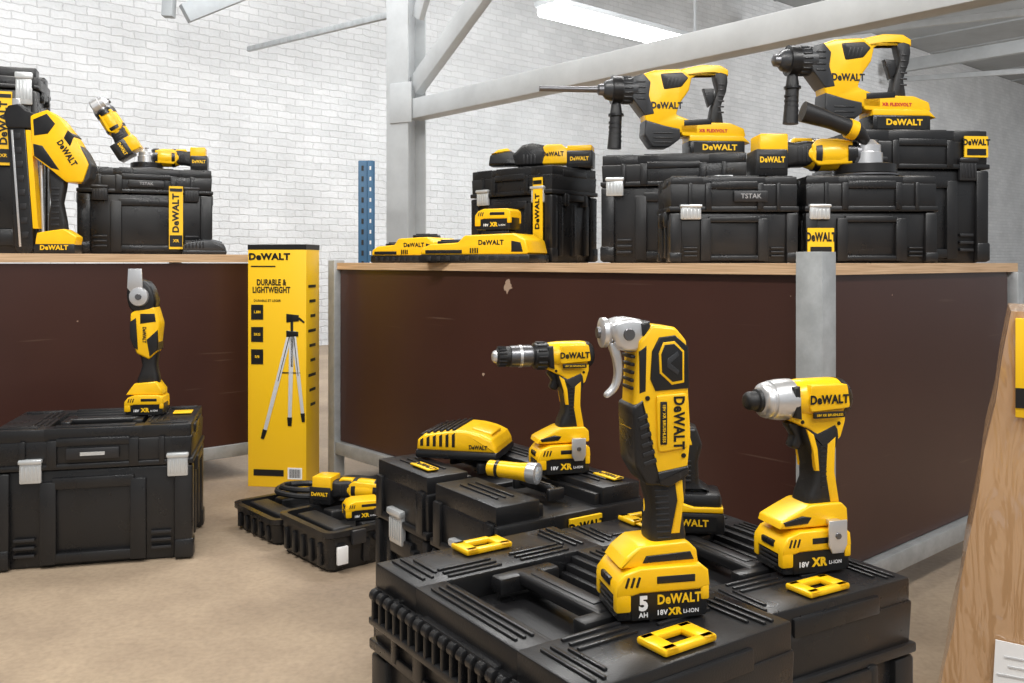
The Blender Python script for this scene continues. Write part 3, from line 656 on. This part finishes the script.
    if endlab:
        yy,w,z0,z1,tx=endlab
        g=G(); g.box((W*.5+.004,yy,(z0+z1)/2),(.006,w,z1-z0),YELP); o=g.obj("end_label",r,label="small yellow lettered label")
        text(tx,(z1-z0)*.45,INK,o,(W*.5+.0076,yy,(z0+z1)/2),rot=(90,0,90),xs=min(1,w*.85/((z1-z0)*.45*4.4)),name="label_lettering",bold=.045)
    if strip:
        x,w,z0,z1,tx=strip
        g=G(); g.box((x,-D*.5-.004,(z0+z1)/2),(w,.004,z1-z0),YELP)
        o=g.obj("paper_label",r,label="yellow printed paper label")
        if z1-z0>w*1.8:
            g=G(); g.box((x,-D*.5-.0065,z0+(z1-z0)*.13),(w*.9,.002,(z1-z0)*.18),INK); g.obj("label_band",o)
            g=G(); g.box((x,-D*.5-.0065,z0+(z1-z0)*.94),(w*.9,.002,(z1-z0)*.05),INK); g.obj("label_band",o)
            text(tx,w*.46,INK,o,(x,-D*.5-.0068,z0+(z1-z0)*.57),rot=(90,-90,0),xs=min(1.1,(z1-z0)*.62/(w*.46*4.4)),name="label_lettering",bold=.04)
            text("XR",w*.22,YELP,o,(x,-D*.5-.0078,z0+(z1-z0)*.13),name="label_lettering")
        elif tx:
            text(tx,(z1-z0)*.28,INK,o,(x,-D*.5-.0068,z0+(z1-z0)*.7),xs=min(1,w*.85/((z1-z0)*.28*4.4)),name="label_lettering",bold=.045)
            g=G(); g.box((x,-D*.5-.0065,z0+(z1-z0)*.25),(w*.8,.002,(z1-z0)*.3),INK); g.obj("label_band",o)
    if plate:
        g=G(); g.box((platex,-D*.5-.003,hb+hl*.55),(W*.26,.008,hl*.40),DGR,r=.003); o=g.obj("name_plate",r)
        if plate!='-': text(plate,hl*.17,FNT,o,(platex,-D*.5-.0078,hb+hl*.55),name="plate_lettering",bold=.01)
        else:
            g=G(); g.box((platex,-D*.5-.0075,hb+hl*.55),(W*.12,.002,hl*.12),LAT); g.obj("plate_strip",o)
    return r

# ================================================================== ROOM
A=41.07; V=Vector((.754,.657)); U=Vector((-.657,.754))
def st(o): o["kind"]="structure"; return o
CZ=4.7
g=G(); g.box((3,8,-.05),(40,40,.1),FLOOR); st(g.obj("floor"))
g=G(); g.box((6,.15,CZ/2),(34,.3,CZ),BRICK); w=g.obj("wall_back",None,(*(U*7.57),0),(0,0,A)); st(w)
g=G(); g.box((6,3.3,CZ+.06),(34,9,.1),CEIL)
for i in range(24): g.box((-9+i*1.3,3.3,CZ),(.05,9,.03),CEIL)
c=g.obj("ceiling",None,(0,0,0),(0,0,A)); st(c)
def beam(name,label,p0,p1,w,h,m=WST,cat="beam"):
    p0=Vector(p0);p1=Vector(p1);d=p1-p0;L=d.length
    g=G(); g.box((L/2,0,0),(L,w,h),m,r=.006)
    o=g.obj(name); q=d.to_track_quat('X','Z'); o.rotation_mode='QUATERNION'; o.rotation_quaternion=q; o.location=p0
    o["label"]=label; o["category"]=cat
    return o
cx,cy=-.645,5.5
g=G(); ch=CZ-.02
for sy in (-1,1): g.box((0,sy*.09,ch/2),(.16,.014,ch),WST,r=.003)
g.box((0,0,ch/2),(.012,.18,ch),WST)
g.box((.03,-.10,1.74),(.16,.012,.24),WST,r=.003)
col=g.obj("steel_column",None,(cx,cy,0),(0,0,A-90+20)); col["label"]="white painted steel column rising to the ceiling"; col["category"]="column"
def colp(t,z,s=0): return (cx-U.x*t+V.x*s, cy-U.y*t+V.y*s, z)
beam("steel_beam","white painted horizontal steel beam fixed to the column",colp(.08,1.70),colp(4.4,1.70),.10,.12)
beam("steel_brace","white painted diagonal steel brace rising from the column",colp(.10,1.84),colp(1.25,2.59),.06,.12)
beam("steel_brace","thin white diagonal steel brace beside the column",colp(.12,2.25),colp(.55,3.05),.04,.09)
beam("steel_rod","thin gray steel tie rod running to the column",(-2.05,7.0,2.44),(cx-.12,cy+.1,2.32),.03,.04,GAL,"rod")
beam("roof_beam","gray painted roof beam near the brick wall",(-2.42,6.65,2.62),(-1.1,7.5,3.5),.08,.14,GST)
beam("roof_beam","gray painted roof beam near the brick wall",(-2.52,6.6,2.58),(-2.46,6.6,3.7),.08,.08,GST)
for i,sx in enumerate((7.0,11.0,15.0)):
    p=V*sx; a=p+U*(1.0); b=p+U*7.4
    beam("roof_beam","pale steel roof beam under the ceiling",(a.x,a.y,4.10),(b.x,b.y,4.10),.12,.20)
    beam("roof_strut","thin pale diagonal steel roof strut",(a.x,a.y,3.35),(b.x,b.y,3.9),.06,.08,WST,"strut")
lp=root("fluorescent_lamp","long lit white fluorescent ceiling lamp","lamp",(1.18,8.55,2.97),A)
g=G(); g.box((0,0,.06),(2.4,.26,.05),WST,r=.01); g.box((-.9,0,.86),(.02,.02,1.56),WST); g.box((.9,0,.86),(.02,.02,1.56),WST); g.obj("housing",lp)
for q in (-.07,.07):
    g=G(); g.lathe([(-1.17,.045),(-1.16,.050),(1.16,.050),(1.17,.045)],TUBE,(0,q,0)); g.obj("tube",lp)
r=root("rack_upright","blue perforated steel pallet rack upright","rack",(-.80,4.95,0),10)
g=G(); g.box((0,0,.67),(.09,.05,1.34),BLU,r=.004); g.box((.02,-.03,.67),(.03,.02,1.34),BLU,r=.003)
for i in range(22): g.box((-.022,-.0255,.08+i*.058),(.012,.003,.028),INK); g.box((.02,-.0405,.08+i*.058),(.009,.002,.020),WHT)
g.obj("upright",r)
# ================================================================== BENCHES
cor=Vector((.633,1.85))
def bench_right():
    r=root("workbench","dark brown panelled workbench with plywood top and galvanised frame","workbench",(cor.x,cor.y,0),A)
    T=EYE-.003; L=1.95; W=1.02
    g=G(); g.box((W/2,L/2,T-.012),(W+.02,L+.02,.024),PLY); g.obj("tabletop",r,label="light plywood tabletop")
    g=G(); g.box((.012,L/2,.445),(.018,L-.05,.63),BRN); g.obj("front_panel",r,label="dark brown film-faced panel")
    g=G(); g.box((W/2,.012,.445),(W-.06,.018,.63),BRN); g.obj("end_panel",r,label="dark brown film-faced panel")
    g=G(); g.box((W/2,L-.012,.445),(W-.06,.018,.63),BRN); g.obj("end_panel",r)
    g=G(); g.box((0.0,L/2,.105),(.035,L-.03,.045),GAL,r=.003); g.obj("rail",r)
    g=G(); g.box((W/2,0,.105),(W-.03,.035,.045),GAL,r=.003); g.obj("rail",r)
    for (x,y,h) in ((-.018,-.012,T+.024),(0,L,T+.01),(W,-.0,T-.025),(W,L,T-.025)):
        g=G()
        if (x,y)==(-.018,-.012):
            g.box((-.004,.024,h/2),(.007,.056,h),GAL,r=.001); g.box((.020,-.004,h/2),(.054,.007,h),GAL,r=.001)
        else: g.box((0,0,h/2),(.045,.045,h),GAL,r=.003)
        g.obj("post",r,(x,y,0),label="galvanised angle-iron post")
    return r
bench_right()
LB=Vector((-1.0,3.3)); LT=.812
def bench_left():
    r=root("workbench","dark brown panelled workbench against the brick wall side","workbench",(LB.x,LB.y,0),A)
    g=G(); g.box((-.95,.42,LT-.014),(2.1,.88,.028),PLY); g.obj("tabletop",r,label="light plywood tabletop")
    g=G(); g.box((-.95,.0,.45),(2.04,.018,.66),BRN); g.obj("front_panel",r,label="dark brown film-faced panel")
    g=G(); g.box((.07,.42,.45),(.018,.80,.66),BRN); g.obj("end_panel",r)
    g=G(); g.box((-.95,0,.10),(2.04,.035,.045),GAL,r=.003); g.obj("rail",r)
    for x in (-1.98,.08):
        for y in (0,.84):
            g=G(); g.box((0,0,(LT-.028)/2),(.045,.045,LT-.028),GAL,r=.003); g.obj("post",r,(x,y,0),label="galvanised steel post")
bench_left()
BT=EYE-.003
# ================================================================== FOREGROUND
toolbox("large black plastic toolbox with comb hinge and yellow catches",(.065,1.095,0),-55.5,W=.45,D=.31,H=.39,latch=None,catch=True,hinge=True)
toolbox("black plastic toolbox with yellow catches under an impact driver",(.312,1.349,0),-60,W=.44,D=.31,H=.355,latch='black',catch=True,tops=((-.04,-.125,.06,.026,BR),(-.17,-.02,.05,.024,BR)))
lx,ly=math.cos(R(-55)),math.sin(R(-55))
toolbox("black plastic toolbox with silver latch under a charger",(-.017-.115*lx,1.729-.115*ly,0),-55,W=.215,D=.33,H=.392,latch='silver',lx=(-.05,),narrow=True,tops=((.03,-.125,.07,.024,BR),))
toolbox("black plastic toolbox with silver latch under a drill",(-.017+.112*lx,1.729+.112*ly,0),-55,W=.215,D=.33,H=.388,latch='silver',lx=(-.02,),narrow=True,tops=((.05,.125,.06,.024,BR),),endlab=(.02,.07,.315,.345,BR))
multitool((.158,1.03,.390),12)
pistol("impact_driver","yellow and black impact driver standing on its battery",(.403,1.275,.356),16,'impact')
nibbler((.275,1.455,.356),-8,.86)
pistol("cordless_drill","yellow and black cordless drill with long metal chuck",(.082,1.71,.389),14,'drill',scale=.93)
charger((-.095,1.850,.393),-14,"low yellow battery charger with black ribs on a toolbox",k=1.0,W=.17,D=.145,H=.058)
t=root("torch","short yellow torch with silver lens ring lying on a toolbox","torch",(.005,1.62,.390+.019),rot=(0,0,-28))
g=G(); g.lathe([(-.055,.010),(-.052,.014),(-.02,.015),(.01,.0155),(.03,.018)],YEL,(0,0,0)); g.obj("barrel",t)
g=G(); g.lathe([(-.036,.0158),(-.030,.0160)],BLK,(0,0,0)); g.obj("grip_band",t)
g=G(); g.lathe([(.028,.018),(.033,.019),(.046,.019),(.047,.016)],MET,(0,0,0)); g.lathe([(.0468,.013),(.0475,.012)],LENS,(0,0,0)); g.obj("lens_ring",t)
# ================================================================== LEFT FLOOR
toolbox("large black plastic toolbox with silver latches on the concrete floor",(-1.120,2.480,0),14,W=.49,D=.33,H=.36,latch='silver',plate="-",lx=(-.30,.42),tops=((.20,.02,.05,.05,""),))
multitool_b((-1.025,2.53,.36),6,.95)
def tripod_box():
    r=root("tripod_carton","tall yellow printed carton showing a camera tripod","box",(-.81,3.2,0),-8)
    W,D,H=.213,.13,.845
    g=G(); g.box((0,0,H/2),(W,D,H),YELP,r=.002); g.box((0,0,H-.008),(W+.001,D+.001,.018),INK); g.obj("carton",r)
    y=-D/2-.0012
    text(BR,.022,INK,r,(-.028,y,H-.042),name="brand_lettering",bold=.05,xs=1.15)
    text("DURABLE &\nLIGHTWEIGHT",.021,INK,r,(-.020,y,H-.145),name="carton_lettering",bold=.03,xs=.68)
    text("DURABLE ET LEGER",.008,INK,r,(-.035,y,H-.195),name="carton_lettering",bold=.01)
    g=G(); g.box((-.05,y,H-.075),(.09,.001,.004),INK); g.obj("printed_line",r)
    for i in range(3):
        g=G(); g.box((-.072,y,H-.235-.078*i),(.044,.001,.052),INK); g.obj("printed_icon",r)
        text(("1.8M","3KG","5/8")[i],.009,YELP,r,(-.072,y-.001,H-.235-.078*i),name="carton_lettering")
    g=G(); g.box((-.03,y,.05),(.11,.001,.022),INK); g.obj("printed_line",r)
    g=G(); g.box((.066,y,.05),(.052,.001,.040),WHT); g.obj("barcode_patch",r)
    g=G()
    for i in range(14): g.box((.046+i*.003,y-.0008,.05),(.0011+(i%3)*.0004,.001,.030),INK)
    bo=g.obj("barcode_lines",r); bo["kind"]="stuff"
    g=G(); yy=y
    def leg(x0,z0,x1,z1,w,m=SIL,k=0):
        dx,dz=x1-x0,z1-z0; L=math.hypot(dx,dz); nx,nz=-dz/L*w/2,dx/L*w/2
        g.slab([(x0+nx,z0+nz),(x1+nx*.7,z1+nz*.7),(x1-nx*.7,z1-nz*.7),(x0-nx,z0-nz)],.002+k*.001,m,y0=yy,r=.0003,sm=0)
    leg(.050,.545,-.045,.19,.018); leg(.055,.545,.047,.23,.018); leg(.06,.545,.095,.25,.016)
    leg(.047,.53,.005,.37,.003,INK,1); leg(.062,.53,.078,.39,.003,INK,1)
    leg(.035,.535,.078,.535,.022,INK,1); leg(.055,.60,.055,.42,.010,INK); leg(.035,.59,.08,.59,.030,INK); leg(.08,.59,.10,.575,.008,INK)
    leg(.02,.40,.085,.40,.004,INK); leg(-.043,.20,-.053,.168,.016,INK,1); leg(.047,.245,.047,.215,.018,INK,1); leg(.094,.26,.097,.23,.015,INK,1)
    g.obj("printed_tripod",r,label="printed silver and black tripod")
    g=G()
    for i in range(9): g.box((W/2+.0008,-.01+.004*(i%3),.70-.052*i),(.001,.07-.012*(i%3),.010),INK)
    q=g.obj("side_print",r); q["kind"]="stuff"
    return r
tripod_box()
def open_case():
    r=root("open_tool_case","open chunky black moulded tool case lying on the floor","tool case",(-.41,2.47,0),A)
    def rr(w,d,rad,n=4):
        pts=[]
        for cx_,cy_,a0 in ((w/2-rad,d/2-rad,0),(-w/2+rad,d/2-rad,90),(-w/2+rad,-d/2+rad,180),(w/2-rad,-d/2+rad,270)):
            for i in range(n+1):
                a=R(a0+90*i/n); pts.append((cx_+rad*math.cos(a),cy_+rad*math.sin(a)))
        return pts
    def half(h,cy,nm):
        g=G(); w,d=.36,.265
        rings=[(rr(w*.93,d*.90,.022),0),(rr(w*.98,d*.97,.026),.012),(rr(w,d,.026),h-.018),(rr(w+.014,d+.014,.030),h-.014),(rr(w+.014,d+.014,.030),h),(rr(w-.020,d-.020,.020),h),(rr(w-.026,d-.026,.018),.030)]
        vs=[(x,y+cy,z) for pts,z in rings for x,y in pts]; N=len(rings[0][0]); fs=[]
        for k in range(len(rings)-1):
            for i in range(N):
                j=(i+1)%N; fs.append([k*N+i,k*N+j,(k+1)*N+j,(k+1)*N+i])
        fs.append(list(range(N))[::-1]); fs.append([(len(rings)-1)*N+i for i in range(N)])
        g.add(vs,fs,BLK)
        for k in range(5): g.box((-w*.40+k*w*.20,cy-d/2,h*.42),(w*.06,.012,h*.55),BLK,r=.003); g.box((-w/2,cy-d*.34+k*d*.17,h*.42),(.012,d*.06,h*.55),BLK,r=.003)
        g.obj(nm,r)
        g=G(); zt=h*.88
        g.box((-w*.33,cy,zt/2+.01),(w*.16,d*.74,zt),RUB,r=.006,seg=3); g.box((w*.10,cy+d*.28,zt/2+.01),(w*.58,d*.18,zt),RUB,r=.006,seg=3)
        g.box((w*.12,cy-d*.30,zt/2+.01),(w*.58,d*.14,zt),RUB,r=.005,seg=3); g.box((w*.40,cy,zt/2+.01),(w*.10,d*.6,zt*.9),RUB,r=.005,seg=3)
        g.box((.0,cy,h*.45),(w*.85,d*.85,h*.5),RUB,r=.004); g.obj("moulded_insert",r)
    half(.105,0,"case_base"); half(.075,.292,"case_lid")
    for k in (-.08,.08):
        g=G(); g.box((k,.146,.066),(.05,.018,.014),BLK,r=.003); g.obj("hinge",r)
    for k in (-.10,.10):
        g=G(); g.box((k,-.143,.085),(.040,.014,.036),DGR,r=.003); g.obj("latch",r)
    g=G(); g.box((-.145,-.1395,.045),(.030,.010,.045),WHT,r=.002); g.obj("paper_label",r,label="small pale label")
    g=G(); g.tube([(-.045,-.138,.072),(-.040,-.162,.072),(.040,-.162,.072),(.045,-.138,.072)],.009,BLK); g.obj("carry_handle",r)
open_case()
barrel("cordless_sander","yellow and black cordless tool lying in an open case",(-.410,2.52,.106),(0,0,166),disc=False,side=None,scale=.88,flip=True,short=.02)
battery(root("spare_battery","yellow and black battery lying in an open case","battery",(-.40,2.400,.105),20),0,0,.78)
def cable(label,c,a,b,z,n=16,ph=0):
    g=G(); pts=[(c[0]+a*math.cos(i*.9+ph)*(1-.02*i),c[1]+b*math.sin(i*.9+ph)*(1-.02*i),z+.006*math.sin(i*.7)+.0012*i) for i in range(n)]
    g.tube(pts,.0085,RUB,n=8,sub=4); o=g.obj("power_cable"); o["label"]=label; o["category"]="cable"
cable("black rubber cable coiled in the case lid",(-.60,2.69),.11,.075,.098,18)
cable("black rubber cable coiled beside the tool in the case",(-.47,2.80),.07,.05,.098,14,1.0)
# ================================================================== LEFT BENCH ITEMS
def LP(s,w,z=LT): p=LB+V*s+U*w; return (p.x,p.y,z)
toolbox("black plastic toolbox with yellow side label beside a nailer",LP(-.23,.30),22,W=.46,D=.25,H=.315,latch='black',strip=(.10,.048,.02,.25,BR),plate="TSTAK")
toolbox("tall black plastic case with yellow vertical label and silver latch",LP(-.68,.40),18,W=.25,D=.24,H=.64,latch='silver',strip=(.020,.050,.30,.55,BR),lx=(.32,-.32),lidfrac=.12,narrow=True)
def nailer():
    r=root("cordless_nailer","yellow and black cordless nailer with slightly slanted magazine","power tool",(-1.545,2.975,LT),6)
    s=.0033; P=pxf(50,247,s); Z=lambda y:(247-y)*s; X=lambda x:(x-50)*s
    g=G(); g.slab(P([(40,110),(56,104),(68,112),(84,134),(96,158),(90,176),(74,176),(60,164),(42,150)]),.066,YEL,r=.003,ry=.006,sm='c'); g.obj("motor_housing",r)
    g=G(); g.slab(P([(46,226),(72,222),(84,230),(82,240),(44,240)]),.062,YEL,r=.004,sm='c'); g.obj("battery_foot",r)
    g=G(); g.slab(P([(56,162),(72,172),(68,196),(73,228),(55,228),(57,196)]),.034,RUB,r=.007,ry=.010,sm=2)
    for i in range(7): g.box((X(62),-.0172,Z(182+i*6)),(.026,.003,.007),DGR,r=.001)
    g.obj("grip",r)
    g=G(); g.slab(P([(43,114),(56,108),(64,118),(57,128),(44,130)]),.069,BLK,r=.002,sm=0); g.obj("side_panel",r)
    g=G(); g.slab(P([(43,138),(52,140),(68,164),(60,162),(44,150)]),.069,BLK,r=.002,sm=0); g.obj("side_vent",r)
    g=G(); g.slab(P([(76,124),(82,130),(78,140),(72,132)]),.069,BLK,r=.001,sm=0); g.obj("side_vent",r)
    g=G(); g.slab(P([(84,136),(92,146),(98,158),(96,172),(89,178),(86,172),(91,160)]),.058,HGR,r=.004,sm='c'); g.obj("end_cap",r,label="dark gray end cap")
    g=G(); g.slab(P([(16,120),(33,120),(42,242),(38,247),(28,247),(24,242)]),.032,BLK,r=.004,sm=0)
    for i in range(8): g.box((X(26+i*1.1),-.0165,Z(130+i*14)),(.020,.003,.020),DGR,r=.001)
    g.obj("magazine",r)
    g=G(); g.slab(P([(18,100),(28,98),(34,104),(44,108),(44,122),(16,122),(14,108)]),.044,BLK,r=.003,sm='c'); g.obj("nose",r,label="black nose mechanism")
    g=G(); g.slab(P([(20,92),(27,92),(27,101),(20,101)]),.016,MET,r=.002,sm=0); g.obj("nose_tip",r)
    g=G(); g.slab(P([(20,124),(22,124),(30,240),(28,240)]),.0355,MET,r=.0005,sm=0); g.obj("feed_rail",r,label="thin steel rail")
    g=G(); g.slab(P([(34,124),(39,124),(46,222),(41,222)]),.036,YEL,r=.001,sm=0); g.obj("magazine_stripe",r,label="yellow stripe")
    g=G(); g.tube([(X(49),0,Z(228)),(X(48),0,Z(200)),(X(47),0,Z(158))],.005,MET,n=10); g.obj("pusher_rod",r,label="thin steel pusher rod")
    g=G(); g.box((X(63),0,Z(242)),(.130,.070,.032),BLK,r=.005); b=g.obj("battery",r)
    text(BR,.015,YELP,b,(X(63),-.0358,Z(241)),name="battery_lettering",bold=.04)
    text(BR,.020,INK,r,(X(75),-.0338,Z(147)),rot=(90,58,0),xs=.80,name="brand_lettering",bold=.04)
nailer()
fx=LP(-.23,.30)
barrel("angle_grinder","black and yellow angle grinder propped upright on a toolbox",(fx[0]-.165,fx[1]-.02,LT+.315+.150),(0,58,12),disc=False,side=None,scale=(.86,1.05,1.05),short=.035)
barrel("angle_grinder","small yellow angle grinder resting on a toolbox",(fx[0]+.075,fx[1]+.01,LT+.316),(0,0,14),disc=True,side=None,scale=(.82,1.0,1.0),short=.02)
charger(LP(-.10,.075),20,"small black charger on a plywood benchtop",k=.9,top=HGR,W=.17,D=.09,H=.06)
# ================================================================== RIGHT BENCH ITEMS
def RP(t,w,z=BT): p=cor+U*t+V*w; return (p.x,p.y,z)
flat_charger(RP(1.62,.13),-28,"flat yellow multi-port charger with black base",W=.25,D=.16,k=1.1)
flat_charger(RP(1.20,.09),-25,"flat yellow multi-port charger with a battery docked on it",W=.34,D=.14,k=1.12)
p=RP(1.20,.09)
battery(root("spare_battery","black and yellow tool battery docked on a charger","battery",(p[0]+.045,p[1]-.02,BT+.102),-25),0,0,1.0)
toolbox("black plastic toolbox with vertical yellow label on the bench",RP(1.25,.345),-42,W=.36,D=.24,H=.31,latch='silver',strip=(.125,.038,.02,.27,BR))
pa=RP(1.25,.345)
belt_tool((pa[0]+.02,pa[1]-.03,BT+.31),-12,1.02)
toolbox("black plastic toolbox carrying a rotary hammer",(.50,2.77,BT),-12,W=.43,D=.24,H=.325,latch='silver',lx=(-.40,.335))
toolbox("low black plastic toolbox with silver latch and name plate",(.556,2.35,BT),0,W=.325,D=.20,H=.220,latch='silver',plate="TSTAK",platex=.04,lx=(-.335,),lidfrac=.42)
toolbox("low black plastic toolbox with silver latch and yellow sticker",(.902,2.37,BT),0,W=.335,D=.23,H=.222,latch='silver',lx=(-.39,),strip=(-.130,.066,.01,.088,BR),lidfrac=.42,tops=((.12,-.02,.05,.05,""),))
toolbox("tall black plastic toolbox carrying a rotary hammer",(1.150,2.69,BT),5,W=.40,D=.29,H=.38,latch='black',strip=(.155,.07,.30,.36,BR))
hammer((1.125,2.63,BT+.381),6,False,"yellow and black rotary hammer standing on a toolbox")
hammer((.625,2.76,BT+.326),6,True,"yellow and black rotary hammer with long drill bit",scale=.98)
barrel("angle_grinder","yellow cordless angle grinder lying across two toolboxes",(.825,2.36,BT+.224),(0,0,180),disc=True,side='x',scale=(1.12,1.25,1.25),flip=True,short=.02)
# ================================================================== CARTON RIGHT
def carton():
    r=root("cardboard_carton","tall brown cardboard carton wrapped in clear glossy film","box",(.985,1.42,0),-28)
    g=G(); H=.71; W=.58; D=.30
    bm=bmesh.new(); bmesh.ops.create_cube(bm,size=1)
    bmesh.ops.subdivide_edges(bm,edges=bm.edges[:],cuts=9,use_grid_fill=True)
    for v in bm.verts:
        z=v.co.z+.5; xl=-W/2+.115*z; xr=W/2; x=xl+(xr-xl)*(v.co.x+.5)
        b=.003*math.sin(v.co.x*19+z*13)*(1 if abs(v.co.y)>.49 else 0)
        v.co=Vector((x+.002*math.sin(z*25),v.co.y*D+b,z*H))
    bm.verts.index_update(); g.add([v.co.copy() for v in bm.verts],[[q.index for q in f.verts] for f in bm.faces],CARD); bm.free()
    g.obj("carton_body",r,smooth=50)
    g=G(); g.box((-.135,-D/2-.0055,.135),(.13,.002,.14),WHT,rot=(0,3,0)); o=g.obj("shipping_label",r,label="white printed shipping label")
    g=G()
    for i in range(6): g.box((-.155+(i%2)*.01,-D/2-.0072,.185-.014*i),(.06+.01*(i%3),.001,.0022),SIL)
    q=g.obj("printed_lines",o); q["kind"]="stuff"
    g=G(); g.box((-.085,-D/2-.006,.625),(.17,.008,.150),YELP,r=.002); o=g.obj("yellow_packet",r,label="yellow and black packet taped near the top")
    g=G(); g.box((-.085,-D/2-.0105,.58),(.17,.002,.030),INK); g.obj("packet_band",o)
carton()
# ================================================================== LIGHTS + WORLD + CAMERA
w=bpy.data.worlds.new("World"); sc.world=w; w.use_nodes=True
w.node_tree.nodes["Background"].inputs[0].default_value=(.90,.95,1,1); w.node_tree.nodes["Background"].inputs[1].default_value=.46
def area(name,loc,tgt,size,power,col=(1,1,1)):  # unseen lights put in because the ceiling blocks the world light
    l=bpy.data.lights.new(name,'AREA'); l.energy=power; l.shape='RECTANGLE'; l.size=size[0]; l.size_y=size[1]; l.color=col
    o=bpy.data.objects.new(name,l); sc.collection.objects.link(o); o.location=loc
    o.rotation_euler=(Vector(tgt)-Vector(loc)).to_track_quat('-Z','Y').to_euler()
area("offscreen_light",(-1.2,1.2,3.2),(-.3,2.2,.4),(2.6,.25),98,(1,.98,.94))
area("offscreen_light",(1.8,.2,3.0),(.4,1.8,.5),(2.0,.25),62,(1,.98,.95))
area("offscreen_light",(.5,6.0,3.6),(0.2,7.5,1.2),(4,2),140,(.97,.985,1))
area("offscreen_light",(-2.4,4.6,3.4),(-3.2,6.6,1.3),(3,1.5),78,(.97,.985,1))
area("offscreen_light",(9.5,8.5,3.3),(8,13,2.5),(4,2),330,(.97,.985,1))  # added light for the far right end, kept out of frame
area("offscreen_light",(.4,3.9,3.3),(.3,2.6,.7),(2.4,.25),58,(1,.99,.97))
area("offscreen_light",(.2,-1.6,2.6),(.3,1.8,.5),(2.2,.25),34,(1,.99,.97))  # extra light behind the camera, added for crisp highlights
cam=bpy.data.cameras.new("camera"); cam.sensor_width=36; cam.lens=900/1024*36; cam.shift_y=-(341.5-262)/1024; cam.clip_start=.05
co=bpy.data.objects.new("camera",cam); sc.collection.objects.link(co); co.location=(0,0,EYE); co.rotation_euler=(R(90),0,0)
sc.camera=co
